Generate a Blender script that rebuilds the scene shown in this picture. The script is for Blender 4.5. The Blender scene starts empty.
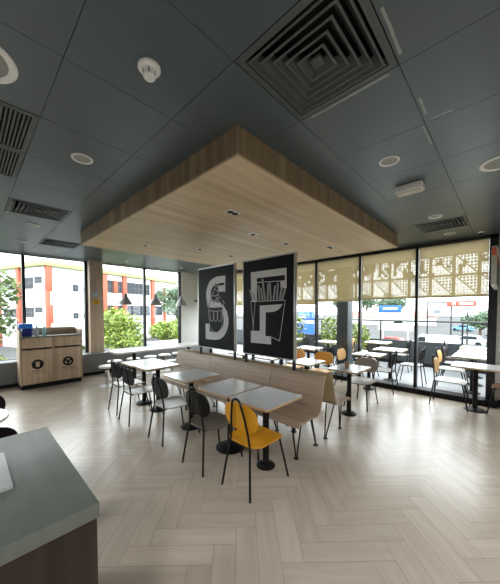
import bpy, bmesh, math, random
from mathutils import Vector, Matrix
random.seed(7)
sc = bpy.context.scene
COL = sc.collection

def lin(c):
    return tuple((v/255/12.92) if v/255 <= 0.04045 else ((v/255+0.055)/1.055)**2.4 for v in c)

# ------------------------------------------------------------------ camera
YAW = math.radians(46.4); PITCH = -math.atan(9/271)
cam = bpy.data.cameras.new('camera'); camo = bpy.data.objects.new('camera', cam); COL.objects.link(camo)
camo.location = (0, 0, 1.66); camo.rotation_euler = (math.pi/2+PITCH, 0, -YAW)
cam.sensor_fit = 'HORIZONTAL'; cam.sensor_width = 36; cam.lens = 271/500*36; cam.shift_y = 28/500
cam.clip_start = 0.02; cam.clip_end = 600
sc.camera = camo

# ------------------------------------------------------------------ sky, light, exposure
w = bpy.data.worlds.new('overcast_sky'); sc.world = w; w.use_nodes = True
nt = w.node_tree; nt.nodes.clear()
wo = nt.nodes.new('ShaderNodeOutputWorld'); bg = nt.nodes.new('ShaderNodeBackground')
tcn = nt.nodes.new('ShaderNodeTexCoord'); sep = nt.nodes.new('ShaderNodeSeparateXYZ')
rmp = nt.nodes.new('ShaderNodeValToRGB')
rmp.color_ramp.elements[0].position = 0.0; rmp.color_ramp.elements[0].color = (0.93, 0.97, 1.0, 1)
rmp.color_ramp.elements[1].position = 0.9; rmp.color_ramp.elements[1].color = (1.0, 1.0, 1.0, 1)
nt.links.new(tcn.outputs['Generated'], sep.inputs[0]); nt.links.new(sep.outputs['Z'], rmp.inputs[0])
nt.links.new(rmp.outputs[0], bg.inputs['Color']); bg.inputs['Strength'].default_value = 4.0
nt.links.new(bg.outputs[0], wo.inputs[0])
sc.view_settings.view_transform = 'Standard'; sc.view_settings.look = 'None'
sc.view_settings.gamma = 1; sc.view_settings.use_curve_mapping = False
sc.view_settings.exposure = 0.85
sc.cycles.use_denoising = True
sc.cycles.max_bounces = 10; sc.cycles.diffuse_bounces = 5; sc.cycles.glossy_bounces = 4
sc.cycles.transparent_max_bounces = 24; sc.cycles.transmission_bounces = 6
sc.cycles.sample_clamp_indirect = 6.0
sc.cycles.caustics_reflective = False; sc.cycles.caustics_refractive = False

def area_lamp(name, loc, power, size, col=(.97, .98, 1)):
    l = bpy.data.lights.new(name, 'AREA'); l.energy = power; l.size = size; l.shape = 'DISK'; l.color = col; l.spread = math.radians(150)
    o = bpy.data.objects.new(name, l); COL.objects.link(o); o.location = loc
    return o

# ------------------------------------------------------------------ materials
def new_mat(name):
    m = bpy.data.materials.new(name); m.use_nodes = True
    n = m.node_tree.nodes; n.clear()
    out = n.new('ShaderNodeOutputMaterial'); p = n.new('ShaderNodeBsdfPrincipled')
    m.node_tree.links.new(p.outputs[0], out.inputs[0])
    return m, m.node_tree, p, out
def S(p, **k):
    for a, v in k.items():
        p.inputs[a.replace('_', ' ')].default_value = v
def coords(t, scale=(1, 1, 1), kind='Object'):
    tc = t.nodes.new('ShaderNodeTexCoord'); mp = t.nodes.new('ShaderNodeMapping'); mp.inputs['Scale'].default_value = scale
    t.links.new(tc.outputs[kind], mp.inputs[0]); return mp.outputs[0]
def noise(t, vec, scale=5, detail=4, rough=.55):
    n = t.nodes.new('ShaderNodeTexNoise'); n.inputs['Scale'].default_value = scale; n.inputs['Detail'].default_value = detail; n.inputs['Roughness'].default_value = rough
    t.links.new(vec, n.inputs['Vector']); return n.outputs['Fac']
def ramp(t, fac, stops):
    r = t.nodes.new('ShaderNodeValToRGB'); e = r.color_ramp.elements
    while len(e) < len(stops): e.new(.5)
    for k, (pos, c) in enumerate(stops):
        e[k].position = pos; e[k].color = (*c, 1)
    t.links.new(fac, r.inputs[0]); return r.outputs[0]
def mth(t, op, a, b=None, c=None):
    n = t.nodes.new('ShaderNodeMath'); n.operation = op
    for k, v in enumerate((a, b, c)):
        if v is None: continue
        if isinstance(v, (int, float)): n.inputs[k].default_value = v
        else: t.links.new(v, n.inputs[k])
    return n.outputs[0]
def mixc(t, fac, a, b, mode='MIX'):
    n = t.nodes.new('ShaderNodeMix'); n.data_type = 'RGBA'; n.blend_type = mode
    for k, v in ((0, fac), (6, a), (7, b)):
        if isinstance(v, (int, float)): n.inputs[k].default_value = v
        elif isinstance(v, tuple): n.inputs[k].default_value = (*v, 1)
        else: t.links.new(v, n.inputs[k])
    return n.outputs[2]
MAT = {}
def plain(key, rgb, rough=.5, metal=0, var=.06, spec=.5, nscale=6, bump=0):
    if key in MAT: return MAT[key]
    m, t, p, o = new_mat(key); c = lin(rgb)
    f = noise(t, coords(t), nscale)
    lo = tuple(x*(1-var) for x in c); hi = tuple(min(1, x*(1+var)) for x in c)
    t.links.new(ramp(t, f, [(.3, lo), (.7, hi)]), p.inputs['Base Color'])
    S(p, Roughness=rough, Metallic=metal); p.inputs['Specular IOR Level'].default_value = spec
    if bump:
        b = t.nodes.new('ShaderNodeBump'); b.inputs['Strength'].default_value = bump; b.inputs['Distance'].default_value = .01
        t.links.new(noise(t, coords(t), nscale*20), b.inputs['Height']); t.links.new(b.outputs[0], p.inputs['Normal'])
    MAT[key] = m; return m
def wood(key, cols, scale, rough=.45, plank=None, spec=.4, tone=.18):
    """cols: dark, mid, light sRGB; scale stretches noise (small along the grain); plank=(axis, width)"""
    if key in MAT: return MAT[key]
    m, t, p, o = new_mat(key); v = coords(t, scale)
    f = noise(t, v, 1.0, 6, .62); d, md, l = [lin(c) for c in cols]
    c = ramp(t, f, [(.3, d), (.5, md), (.7, l)])
    if plank:
        tc = t.nodes.new('ShaderNodeTexCoord'); sp = t.nodes.new('ShaderNodeSeparateXYZ'); t.links.new(tc.outputs['Object'], sp.inputs[0])
        a = sp.outputs[plank[0]] if plank[0] != 'XY' else mth(t, 'ADD', sp.outputs['X'], sp.outputs['Y'])
        i = mth(t, 'FLOOR', mth(t, 'DIVIDE', a, plank[1]))
        wn = t.nodes.new('ShaderNodeTexWhiteNoise'); wn.noise_dimensions = '1D'; t.links.new(i, wn.inputs['W'])
        k = mth(t, 'MULTIPLY_ADD', wn.outputs['Value'], tone*2, 1-tone)
        comb = t.nodes.new('ShaderNodeCombineColor')
        for q in range(3): t.links.new(k, comb.inputs[q])
        c = mixc(t, 1.0, c, comb.outputs[0], 'MULTIPLY')
    t.links.new(c, p.inputs['Base Color']); S(p, Roughness=rough); p.inputs['Specular IOR Level'].default_value = spec
    MAT[key] = m; return m

CEIL = plain('ceiling_paint', (78, 91, 97), .36, var=.05, nscale=2.5, spec=.7)
CEIL_DARK = plain('plenum_black', (14, 15, 16), .8)
DIFF = plain('diffuser_grey', (84, 91, 92), .5, spec=.4)
WHITE = plain('white_plastic', (244, 247, 248), .4, var=.02)
GREYPL = plain('grey_mesh', (150, 152, 148), .6)
BLACK = plain('black_powder_coat', (10, 10, 11), .5, var=.1, spec=.3)
FRAME = plain('charcoal_aluminium', (38, 41, 43), .4, var=.04)
ALU = plain('brushed_aluminium', (190, 190, 188), .35, metal=.7)
CHROME = plain('chrome', (205, 205, 205), .18, metal=1)
WALL = plain('pale_grey_paint', (232, 233, 229), .55, var=.02)
LEDGE = plain('dark_grey_laminate', (112, 115, 116), .5)
TOP = plain('pale_grey_tabletop', (186, 189, 190), .22, var=.025, spec=.5)
SOFFIT = wood('oak_soffit', [(194, 172, 138), (214, 193, 159), (228, 210, 180)], (.5, 9, 9), .5, ('Y', .16), tone=.05)
FASCIA = wood('oak_fascia', [(124, 104, 78), (150, 130, 102), (174, 154, 124)], (9, 9, .5), .5, ('XY', .09), tone=.16)
BENCHW = wood('bench_ash_laminate', [(146, 125, 105), (170, 149, 127), (186, 166, 144)], (14, .7, 14), .42)
EDGE = wood('table_edge_ply', [(170, 140, 100), (196, 166, 124), (214, 188, 150)], (3, 3, 60), .5)
BINW = wood('bin_oak_laminate', [(174, 152, 128), (196, 173, 147), (212, 190, 164)], (16, 16, .8), .45)
PILW = wood('pillar_oak_laminate', [(188, 166, 144), (208, 186, 163), (222, 202, 180)], (14, 14, .6), .5)
COUNTW = wood('counter_walnut', [(30, 21, 15), (44, 32, 23), (58, 43, 31)], (16, 16, .9), .45)
YEL = plain('mustard_ply', (224, 158, 22), .35, var=.03)
ORA = plain('amber_ply', (228, 160, 40), .4, var=.03)
BRN = plain('dark_brown_ply', (74, 64, 58), .32, var=.06)
DRK = plain('espresso_back', (17, 13, 11), .45, var=.06, spec=.2)
NAT = wood('natural_ply', [(176, 128, 70), (204, 156, 92), (220, 176, 114)], (8, 8, 2), .4)
GREYP = plain('grey_taupe_ply', (150, 142, 134), .35, var=.05)
GLARE_SEAT = plain('glare_pale_seat', (186, 186, 184), .3, var=.03)  # window glare on the darker seats, put into the base colour
PANBLK = plain('panel_black', (10, 11, 14), .5, var=.05, spec=.15)
PANLT = plain('panel_grey_print', (212, 214, 216), .55, var=.03)
PANMD = plain('panel_line_print', (150, 152, 156), .55, var=.03)
LEAF = plain('leaf_green', (88, 108, 56), .5, var=.35, nscale=1.2)
LEAF2 = plain('leaf_lime', (130, 150, 66), .5, var=.3, nscale=1.2)
LEAF3 = plain('leaf_dull', (102, 124, 98), .6, var=.2, nscale=.3)
BARK = plain('bark', (92, 78, 62), .8, var=.2)
BWALL = plain('render_white', (226, 228, 230), .8, var=.03, nscale=.2)
BORA = plain('orange_paint', (166, 84, 60), .6, var=.04)
BYEL = plain('lime_fascia', (170, 176, 112), .6)
BWIN = plain('building_glass', (58, 62, 68), .5, var=.2, nscale=.5, spec=.2)
ASPH = plain('asphalt', (78, 80, 81), .85, nscale=.3, spec=.1)
TERR = plain('terrace_tile', (150, 154, 158), .35, var=.04)
PARA = plain('parapet_grey', (50, 56, 60), .6, var=.08)
RED = plain('red_paint', (206, 50, 42), .4)
BLUE = plain('blue_paint', (30, 92, 214), .4)
BLUEBOX = plain('blue_plastic', (50, 135, 250), .3)
NAVY = plain('navy_plastic', (22, 40, 130), .35)
SILV = plain('silver_car', (178, 182, 186), .3)
DARKG = plain('dark_glass', (34, 40, 46), .15)
ROOFR = plain('red_roof', (190, 110, 96), .8)
TILEW = None

def concrete():
    m, t, p, o = new_mat('counter_concrete'); v = coords(t)
    f = noise(t, v, 3.5, 7, .65); g = noise(t, coords(t, (6, 1.2, 1)), 3, 5)
    c = ramp(t, f, [(.25, lin((90, 95, 87))), (.55, lin((105, 110, 101))), (.8, lin((120, 125, 115)))])
    c = mixc(t, .25, c, ramp(t, g, [(.35, lin((84, 90, 88))), (.7, lin((120, 126, 123)))]))
    t.links.new(c, p.inputs['Base Color']); S(p, Roughness=.42); return m
CONC = concrete()

def glass():
    m = bpy.data.materials.new('window_glass'); m.use_nodes = True; t = m.node_tree; t.nodes.clear()
    o = t.nodes.new('ShaderNodeOutputMaterial'); mx = t.nodes.new('ShaderNodeMixShader')
    tr = t.nodes.new('ShaderNodeBsdfTransparent'); tr.inputs[0].default_value = (.95, .975, .975, 1)
    gl = t.nodes.new('ShaderNodeBsdfGlossy'); gl.inputs['Roughness'].default_value = .02
    ge = t.nodes.new('ShaderNodeNewGeometry'); dt = t.nodes.new('ShaderNodeVectorMath'); dt.operation = 'DOT_PRODUCT'
    t.links.new(ge.outputs['Normal'], dt.inputs[0]); t.links.new(ge.outputs['Incoming'], dt.inputs[1])
    fr = mth(t, 'MULTIPLY_ADD', mth(t, 'POWER', mth(t, 'SUBTRACT', 1.0, mth(t, 'ABSOLUTE', dt.outputs['Value'])), 5.0), .9, .03)
    t.links.new(fr, mx.inputs[0]); t.links.new(tr.outputs[0], mx.inputs[1]); t.links.new(gl.outputs[0], mx.inputs[2]); t.links.new(mx.outputs[0], o.inputs[0])
    return m
GLASS = glass()

def floor_mat():
    m, t, p, o = new_mat('oak_tile_planks')
    uv = coords(t, (1.6, 14, 1), 'UV'); f = noise(t, uv, 1.0, 6, .6)
    at = t.nodes.new('ShaderNodeAttribute'); at.attribute_name = 'tone'
    c = ramp(t, f, [(.25, lin((174, 162, 146))), (.5, lin((183, 171, 155))), (.78, lin((191, 181, 166)))])
    k = mth(t, 'MULTIPLY_ADD', at.outputs['Fac'], .10, .95)
    cc = t.nodes.new('ShaderNodeCombineColor')
    for q in range(3): t.links.new(k, cc.inputs[q])
    c = mixc(t, 1.0, c, cc.outputs[0], 'MULTIPLY')
    t.links.new(c, p.inputs['Base Color'])
    p.inputs['Roughness'].default_value = .26; p.inputs['Specular IOR Level'].default_value = .75
    return m
FLOORM = floor_mat()
GROUT = plain('floor_grout', (120, 108, 94), .8)

def tile_wall_mat():
    m, t, p, o = new_mat('white_wall_tile')
    b = t.nodes.new('ShaderNodeTexBrick'); tc = t.nodes.new('ShaderNodeTexCoord'); sp = t.nodes.new('ShaderNodeSeparateXYZ'); cb = t.nodes.new('ShaderNodeCombineXYZ')
    t.links.new(tc.outputs['Object'], sp.inputs[0]); t.links.new(sp.outputs['Y'], cb.inputs[0]); t.links.new(sp.outputs['Z'], cb.inputs[1]); t.links.new(cb.outputs[0], b.inputs['Vector'])
    b.offset = 0; b.inputs['Scale'].default_value = 1; b.inputs['Brick Width'].default_value = .15; b.inputs['Row Height'].default_value = .15; b.inputs['Mortar Size'].default_value = .003
    b.inputs['Color1'].default_value = (*lin((214, 214, 208)), 1); b.inputs['Color2'].default_value = (*lin((206, 206, 200)), 1); b.inputs['Mortar'].default_value = (*lin((150, 150, 146)), 1)
    t.links.new(b.outputs[0], p.inputs['Base Color']); S(p, Roughness=.3); return m
TILEW = tile_wall_mat()

def blind_mat():
    """beige screen fabric, perforated below in rows of dotted squares split along a diagonal"""
    m = bpy.data.materials.new('perforated_blind_fabric'); m.use_nodes = True; t = m.node_tree; t.nodes.clear()
    o = t.nodes.new('ShaderNodeOutputMaterial')
    tc = t.nodes.new('ShaderNodeTexCoord'); sp = t.nodes.new('ShaderNodeSeparateXYZ'); t.links.new(tc.outputs['Object'], sp.inputs[0])
    y, z = sp.outputs['Y'], sp.outputs['Z']
    u0 = mth(t, 'DIVIDE', mth(t, 'SUBTRACT', 10.0, y), .37); v0 = mth(t, 'DIVIDE', mth(t, 'SUBTRACT', z, 1.955), .385)
    u = mth(t, 'FRACT', u0); v = mth(t, 'FRACT', v0); row = mth(t, 'FLOOR', v0); colm = mth(t, 'FLOOR', u0)
    un = mth(t, 'DIVIDE', mth(t, 'SUBTRACT', u, .06), .84); vn = mth(t, 'DIVIDE', mth(t, 'SUBTRACT', v, .04), .88)
    def inside(x): return mth(t, 'MULTIPLY', mth(t, 'GREATER_THAN', x, 0), mth(t, 'LESS_THAN', x, 1))
    insq = mth(t, 'MULTIPLY', inside(un), inside(vn))
    N = 6
    du = mth(t, 'SUBTRACT', mth(t, 'FRACT', mth(t, 'MULTIPLY', un, N)), .5); dv = mth(t, 'SUBTRACT', mth(t, 'FRACT', mth(t, 'MULTIPLY', vn, N)), .5)
    r = mth(t, 'SQRT', mth(t, 'ADD', mth(t, 'MULTIPLY', du, du), mth(t, 'MULTIPLY', dv, dv)))
    sd = mth(t, 'ADD', un, vn)                                  # below 1 : the lower left triangle
    low = mth(t, 'LESS_THAN', sd, .97); high = mth(t, 'GREATER_THAN', sd, 1.06)
    ringd = mth(t, 'MULTIPLY', mth(t, 'GREATER_THAN', r, .36), high)           # mesh of light around dark dots
    big = mth(t, 'MULTIPLY', mth(t, 'GREATER_THAN', r, .20), low)
    hole = mth(t, 'MULTIPLY', insq, mth(t, 'MAXIMUM', ringd, big))
    # upper row only in some patches
    cb = t.nodes.new('ShaderNodeCombineXYZ'); t.links.new(mth(t, 'FLOOR', mth(t, 'MULTIPLY', u0, 6)), cb.inputs[0]); t.links.new(mth(t, 'FLOOR', mth(t, 'MULTIPLY', v0, 6)), cb.inputs[1])
    wn = t.nodes.new('ShaderNodeTexNoise'); wn.inputs['Scale'].default_value = .4; t.links.new(cb.outputs[0], wn.inputs['Vector'])
    patch = mth(t, 'MULTIPLY', mth(t, 'GREATER_THAN', mth(t, 'ADD', wn.outputs['Fac'], mth(t, 'MULTIPLY', mth(t, 'SUBTRACT', 2.6, y), .055)), .53), mth(t, 'COMPARE', row, 1.0, .1))
    on = mth(t, 'MAXIMUM', mth(t, 'COMPARE', row, 0.0, .1), patch)
    hole = mth(t, 'MULTIPLY', hole, on)
    zone = mth(t, 'LESS_THAN', z, 2.72)
    c = mixc(t, zone, lin((166, 150, 114)), lin((154, 138, 100)))
    df = t.nodes.new('ShaderNodeBsdfDiffuse'); tl = t.nodes.new('ShaderNodeBsdfTranslucent')
    t.links.new(c, df.inputs[0]); t.links.new(c, tl.inputs[0])
    m1 = t.nodes.new('ShaderNodeMixShader'); m1.inputs[0].default_value = .38; t.links.new(df.outputs[0], m1.inputs[1]); t.links.new(tl.outputs[0], m1.inputs[2])
    tr = t.nodes.new('ShaderNodeBsdfTransparent'); m2 = t.nodes.new('ShaderNodeMixShader')
    t.links.new(mth(t, 'MULTIPLY', hole, .115), m2.inputs[0]); t.links.new(m1.outputs[0], m2.inputs[1]); t.links.new(tr.outputs[0], m2.inputs[2])
    t.links.new(m2.outputs[0], o.inputs[0]); return m
BLIND = blind_mat()

def emit(key, rgb, s):
    m, t, p, o = new_mat(key); c = lin(rgb)
    f = noise(t, coords(t), 20)
    t.links.new(ramp(t, f, [(.3, c), (.7, tuple(x*.97 for x in c))]), p.inputs['Base Color'])
    p.inputs['Emission Color'].default_value = (*c, 1); p.inputs['Emission Strength'].default_value = s; return m
LENS = emit('lamp_lens', (150, 150, 144), .02)

# ------------------------------------------------------------------ mesh helpers
class MB:
    def __init__(s): s.bm = bmesh.new()
    def box(s, a, b, bevel=0, seg=2, rz=0, c=None):
        x0, y0, z0 = [min(p, q) for p, q in zip(a, b)]; x1, y1, z1 = [max(p, q) for p, q in zip(a, b)]
        r = bmesh.ops.create_cube(s.bm, size=1); vs = r['verts']
        for v in vs:
            v.co = Vector((x0+(v.co.x+.5)*(x1-x0), y0+(v.co.y+.5)*(y1-y0), z0+(v.co.z+.5)*(z1-z0)))
        if bevel:
            es = list({e for v in vs for e in v.link_edges}); r2 = bmesh.ops.bevel(s.bm, geom=es, offset=bevel, segments=seg, affect='EDGES', profile=.5)
            vs = list({v for f in r2['faces'] for v in f.verts} | {v for v in vs if v.is_valid})
        if rz:
            bmesh.ops.rotate(s.bm, verts=[v for v in vs if v.is_valid], cent=c or ((x0+x1)/2, (y0+y1)/2, 0), matrix=Matrix.Rotation(rz, 3, 'Z'))
        return s
    def tube(s, pts, r, seg=8, closed=False):
        pts = [Vector(p) for p in pts]; n = len(pts); rings = []
        rr = r if isinstance(r, (list, tuple)) else [r]*n
        up = None
        for i, p in enumerate(pts):
            if closed: d = pts[(i+1) % n]-pts[i-1]
            else: d = pts[min(i+1, n-1)]-pts[max(i-1, 0)]
            d.normalize()
            if up is None:
                up = Vector((0, 0, 1)) if abs(d.z) < .9 else Vector((1, 0, 0))
            a = (up-d*up.dot(d)).normalized(); up = a; b = d.cross(a)
            rings.append([s.bm.verts.new(p+(a*math.cos(2*math.pi*k/seg)+b*math.sin(2*math.pi*k/seg))*rr[i]) for k in range(seg)])
        m = n if closed else n-1
        for i in range(m):
            A, B = rings[i], rings[(i+1) % n]
            for k in range(seg): s.bm.faces.new((A[k], A[(k+1) % seg], B[(k+1) % seg], B[k]))
        if not closed:
            s.bm.faces.new(rings[0][::-1]); s.bm.faces.new(rings[-1])
        return s
    def lathe(s, prof, c=(0, 0, 0), seg=32, sx=1, sy=1):
        rings = []
        for r, z in prof:
            if r < 1e-6: rings.append([s.bm.verts.new((c[0], c[1], c[2]+z))])
            else: rings.append([s.bm.verts.new((c[0]+r*sx*math.cos(2*math.pi*k/seg), c[1]+r*sy*math.sin(2*math.pi*k/seg), c[2]+z)) for k in range(seg)])
        for A, B in zip(rings, rings[1:]):
            for k in range(seg):
                a, b = A[k % len(A)], A[(k+1) % len(A)]; d, e = B[k % len(B)], B[(k+1) % len(B)]
                vs = []
                for v in (a, b, e, d):
                    if v not in vs: vs.append(v)
                if len(vs) > 2: s.bm.faces.new(vs)
        return s
    def prism(s, poly, f0, f1):
        """poly of 2d points; f0/f1 map a 2d point to the two end faces"""
        A = [s.bm.verts.new(f0(*p)) for p in poly]; B = [s.bm.verts.new(f1(*p)) for p in poly]; n = len(poly)
        try:
            s.bm.faces.new(A[::-1]); s.bm.faces.new(B)
        except ValueError: pass
        for i in range(n): s.bm.faces.new((A[i], A[(i+1) % n], B[(i+1) % n], B[i]))
        return s
    def grid(s, fn, nu, nv):
        vs = [[s.bm.verts.new(fn(i/nu, j/nv)) for j in range(nv+1)] for i in range(nu+1)]
        for i in range(nu):
            for j in range(nv): s.bm.faces.new((vs[i][j], vs[i+1][j], vs[i+1][j+1], vs[i][j+1]))
        return s
    def build(s, name, mat, parent=None, solid=0, smooth=True):
        bmesh.ops.recalc_face_normals(s.bm, faces=s.bm.faces[:])
        me = bpy.data.meshes.new(name); s.bm.to_mesh(me); s.bm.free()
        for m in (mat if isinstance(mat, list) else [mat]): me.materials.append(m)
        if smooth:
            for p in me.polygons: p.use_smooth = True
            me.set_sharp_from_angle(angle=math.radians(32))
        o = bpy.data.objects.new(name, me); COL.objects.link(o)
        if parent: o.parent = parent
        if solid:
            md = o.modifiers.new('thickness', 'SOLIDIFY'); md.thickness = solid; md.offset = 0
        return o
def tag(o, label, cat, group=None):
    o['label'] = label; o['category'] = cat
    if group: o['group'] = group
    return o
def thing(name, label, cat, loc=(0, 0, 0), rz=0, group=None):
    o = bpy.data.objects.new(name, None); COL.objects.link(o); o.location = loc; o.rotation_euler = (0, 0, rz); o.empty_display_size = .1
    return tag(o, label, cat, group)
def struct(name, mb, mat, parent=None):
    o = mb.build(name, mat, parent)
    if not parent: o['kind'] = 'structure'
    return o
def copy_tree(o, parent=None):
    c = o.copy(); COL.objects.link(c); c.parent = parent
    for ch in list(o.children): copy_tree(ch, c)
    return c
def dup(o, loc, rz, label, group=None):
    c = copy_tree(o); c.location = loc; c.rotation_euler = (0, 0, rz); c['label'] = label
    if group: c['group'] = group
    return c
def rounded(w, h, r, n=6):
    pts = []
    for cx, cy, a0 in ((w/2-r, h/2-r, 0), (-w/2+r, h/2-r, 90), (-w/2+r, -h/2+r, 180), (w/2-r, -h/2+r, 270)):
        for k in range(n+1):
            a = math.radians(a0+90*k/n); pts.append((cx+r*math.cos(a), cy+r*math.sin(a)))
    return pts
def text(name, body, size, mat, parent, loc, rot, ext=.001):
    cu = bpy.data.curves.new(name, 'FONT'); cu.body = body; cu.size = size; cu.align_x = 'CENTER'; cu.align_y = 'CENTER'; cu.extrude = ext; cu.resolution_u = 3
    tmp = bpy.data.objects.new(name, cu); COL.objects.link(tmp)
    dg = bpy.context.evaluated_depsgraph_get(); me = bpy.data.meshes.new_from_object(tmp.evaluated_get(dg))
    bpy.data.objects.remove(tmp); me.materials.clear(); me.materials.append(mat)
    o = bpy.data.objects.new(name, me); COL.objects.link(o); o.parent = parent; o.location = loc; o.rotation_euler = rot
    return o

# ================================================================== the room shell
XR, YB, XL, YF, H = 6.35, 8.15, -2.6, -3.2, 3.0
def build_floor():
    W, L = .1525, .61; bm = bmesh.new(); uvl = bm.loops.layers.uv.new('UVMap'); tl = bm.loops.layers.color.new('tone')
    q = math.sqrt(.5); u_off, v_off = -.513, 2.03; g = .0012
    def plank(u0, v0, u1, v1, along):
        pts = [(u0+g, v0+g), (u1-g, v0+g), (u1-g, v1-g), (u0+g, v1-g)]
        vs = [bm.verts.new(((u+v)*q, (v-u)*q, 0)) for u, v in pts]
        f = bm.faces.new(vs); t = random.random(); ox, oy = random.random()*50, random.random()*50
        for lp, (u, v) in zip(f.loops, pts):
            a, b = (u, v) if along == 0 else (v, u)
            lp[uvl].uv = (a+ox, b+oy); lp[tl] = (t, t, t, 1)
    R = 110
    for k in range(-R, R):
        for j in range(-20, 20):
            u = u_off+(k+8*j)*W; v = v_off+k*W
            cx, cy = (u+v)*q, (v-u)*q
            if not (XL-1.5 < cx < XR+1.5 and YF-1.5 < cy < YB+1.5): continue
            plank(u, v, u+4*W, v+W, 0)
            plank(u+4*W, v-3*W, u+5*W, v+W, 1)
    for co, no in (((XR-.02, 0, 0), (1, 0, 0)), ((XL, 0, 0), (-1, 0, 0)), ((0, YB-.1, 0), (0, 1, 0)), ((0, YF, 0), (0, -1, 0))):
        bmesh.ops.bisect_plane(bm, geom=bm.verts[:]+bm.edges[:]+bm.faces[:], plane_co=co, plane_no=no, clear_outer=True)
    me = bpy.data.meshes.new('floor'); bm.to_mesh(me); bm.free(); me.materials.append(FLOORM)
    o = bpy.data.objects.new('floor', me); COL.objects.link(o); o['kind'] = 'structure'
    struct('grout_bed', MB().box((XL, YF, -.2), (XR+.1, YB+.1, -.002)), GROUT, o)
build_floor()

P = .637; GX, GY = .39, .46
diffs = {(1, 0), (0, 6), (1, 9), (7, 0)}; grilles = {(-1, 3), (-1, 4)}
def build_ceiling():
    m = MB()
    for i in range(-6, 11):
        for j in range(-7, 14):
            if (i, j) in diffs or (i, j) in grilles: continue
            # cell (i,j) spans GX+(i-0)*P ... so that cell (1,0) is x 1.03-1.66, y .46-1.10
            x0, y0 = GX+i*P, GY+j*P
            x1, y1 = min(x0+P, XR), min(y0+P, YB)
            x0c, y0c = max(x0, XL), max(y0, YF)
            if x1-x0c < .03 or y1-y0c < .03: continue
            m.box((x0c+.0018, y0c+.0018, H), (x1-.0018, y1-.0018, H+.02))
    o = struct('ceiling', m, CEIL)
    struct('grid_backing', MB().box((XL, YF, 3.3), (XR+.1, YB+.1, 3.36)), CEIL_DARK, o)
    return o
ceil_o = build_ceiling()
pt = MB()   # bare scuffs of pale filler along the tile joints
for x0, y0, x1, y1, in ((1.0, 4.45, 1.03, 4.78), (.41, 4.42, .44, 5.0), (1.02, 5.0, 1.045, 5.3), (.9, 6.2, 1.02, 6.23), (1.675, .52, 1.70, 1.02), (1.3, .425, 1.6, .445), (2.32, .47, 2.62, .485), (2.26, .3, 2.285, .42), (2.0, .425, 2.2, .445), (5.5, .55, 5.56, .9), (4.9, 1.11, 5.4, 1.13)):
    k = 5; pts_t = [(x0+(x1-x0)*a/k, y1-random.random()*.25*(y1-y0)) if x1-x0 > y1-y0 else (x1-random.random()*.3*(x1-x0), y0+(y1-y0)*a/k) for a in range(k+1)]
    pts_b = [(x0+(x1-x0)*a/k, y0+random.random()*.25*(y1-y0)) if x1-x0 > y1-y0 else (x0+random.random()*.3*(x1-x0), y0+(y1-y0)*a/k) for a in range(k+1)]
    pt.prism(pts_b+pts_t[::-1], lambda a, b: (a, b, H-.0004), lambda a, b: (a, b, H+.002))
pt.build('filler_scuff', plain('pale_filler', (150, 162, 156), .7), ceil_o)

# walls out of view close the room behind the camera
DIMW = plain('mid_grey_paint', (128, 126, 122), .6)
struct('wall_left', MB().box((XL-.15, YF, -.2), (XL, YB+.2, 3.36)), DIMW)
struct('wall_front', MB().box((XL-.15, YF-.15, -.2), (XR+.15, YF, 3.36)), DIMW)
# back wall with two big windows
struct('wall_back', MB().box((XL, YB, -.2), (XR+.15, YB+.2, .5)).box((XL, YB, 2.985), (XR+.15, YB+.2, 3.36)).box((5.12, YB, .5), (XR+.15, YB+.2, 2.985)).box((2.27, YB+.02, .5), (2.6, YB+.2, 2.985)), WALL)
def window(name, xs, x0, x1):
    root = MB()
    for x in xs: root.box((x-.03, YB+.02, .5), (x+.03, YB+.12, 2.985), .004)
    root.box((x0, YB+.02, .5), (x1, YB+.12, .56), .004).box((x0, YB+.02, 2.965), (x1, YB+.12, 2.985), .004)
    o = struct(name, root, FRAME)
    for a, b in zip(xs, xs[1:]): MB().box((a+.02, YB+.07, .54), (b-.02, YB+.078, 2.97)).build('glass_pane', GLASS, o)
    return o
window('window_1', [XL+.03, -.9, .95, 2.24], XL, 2.27)
window('window_2', [2.63, 3.86, 5.09], 2.6, 5.12)
led = struct('trim_1', MB().box((XL, 7.75, .08), (6.0, YB, .55), .008), LEDGE)
struct('toe_strip', MB().box((XL, 7.77, 0), (6.0, YB, .08)), BLACK, led)
# right glazing
mull = [.20, 1.357, 2.51, 3.65, 4.79, 5.93, 8.1]
g = MB()
for k, y in enumerate(mull):
    hw = .06 if k == 0 else .025
    g.box((XR-.03, y-hw, .1), (XR+.09, y+hw, 2.985), .005)
g.box((XR-.03, .14, 2.93), (XR+.09, YB, 2.985), .004)
wr = struct('window_3', g, FRAME)
for a, b in zip(mull, mull[1:]): MB().box((XR+.04, a+.02, .1), (XR+.048, b-.02, 2.94)).build('glass_pane', GLASS, wr)
struct('trim_2', MB().box((6.2, .1, 0), (XR+.12, YB, .1), .004), BLACK)
struct('wall_right', MB().box((XR, YF, -.2), (XR+.15, .14, 3.36)).box((XR, .14, 2.985), (XR+.15, YB, 3.36)), TILEW)
struct('baseboard_right', MB().box((XR-.02, YF, 0), (XR, .1, .12)), BLACK)

# terrace column just outside the glazing
tag(MB().box((6.95, 3.06, 0), (7.28, 3.37, 3.3), .01).build('terrace_column', plain('column_charcoal', (58, 66, 70), .5)), 'dark charcoal square column rising just outside the blind-covered glazing', 'column')

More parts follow.
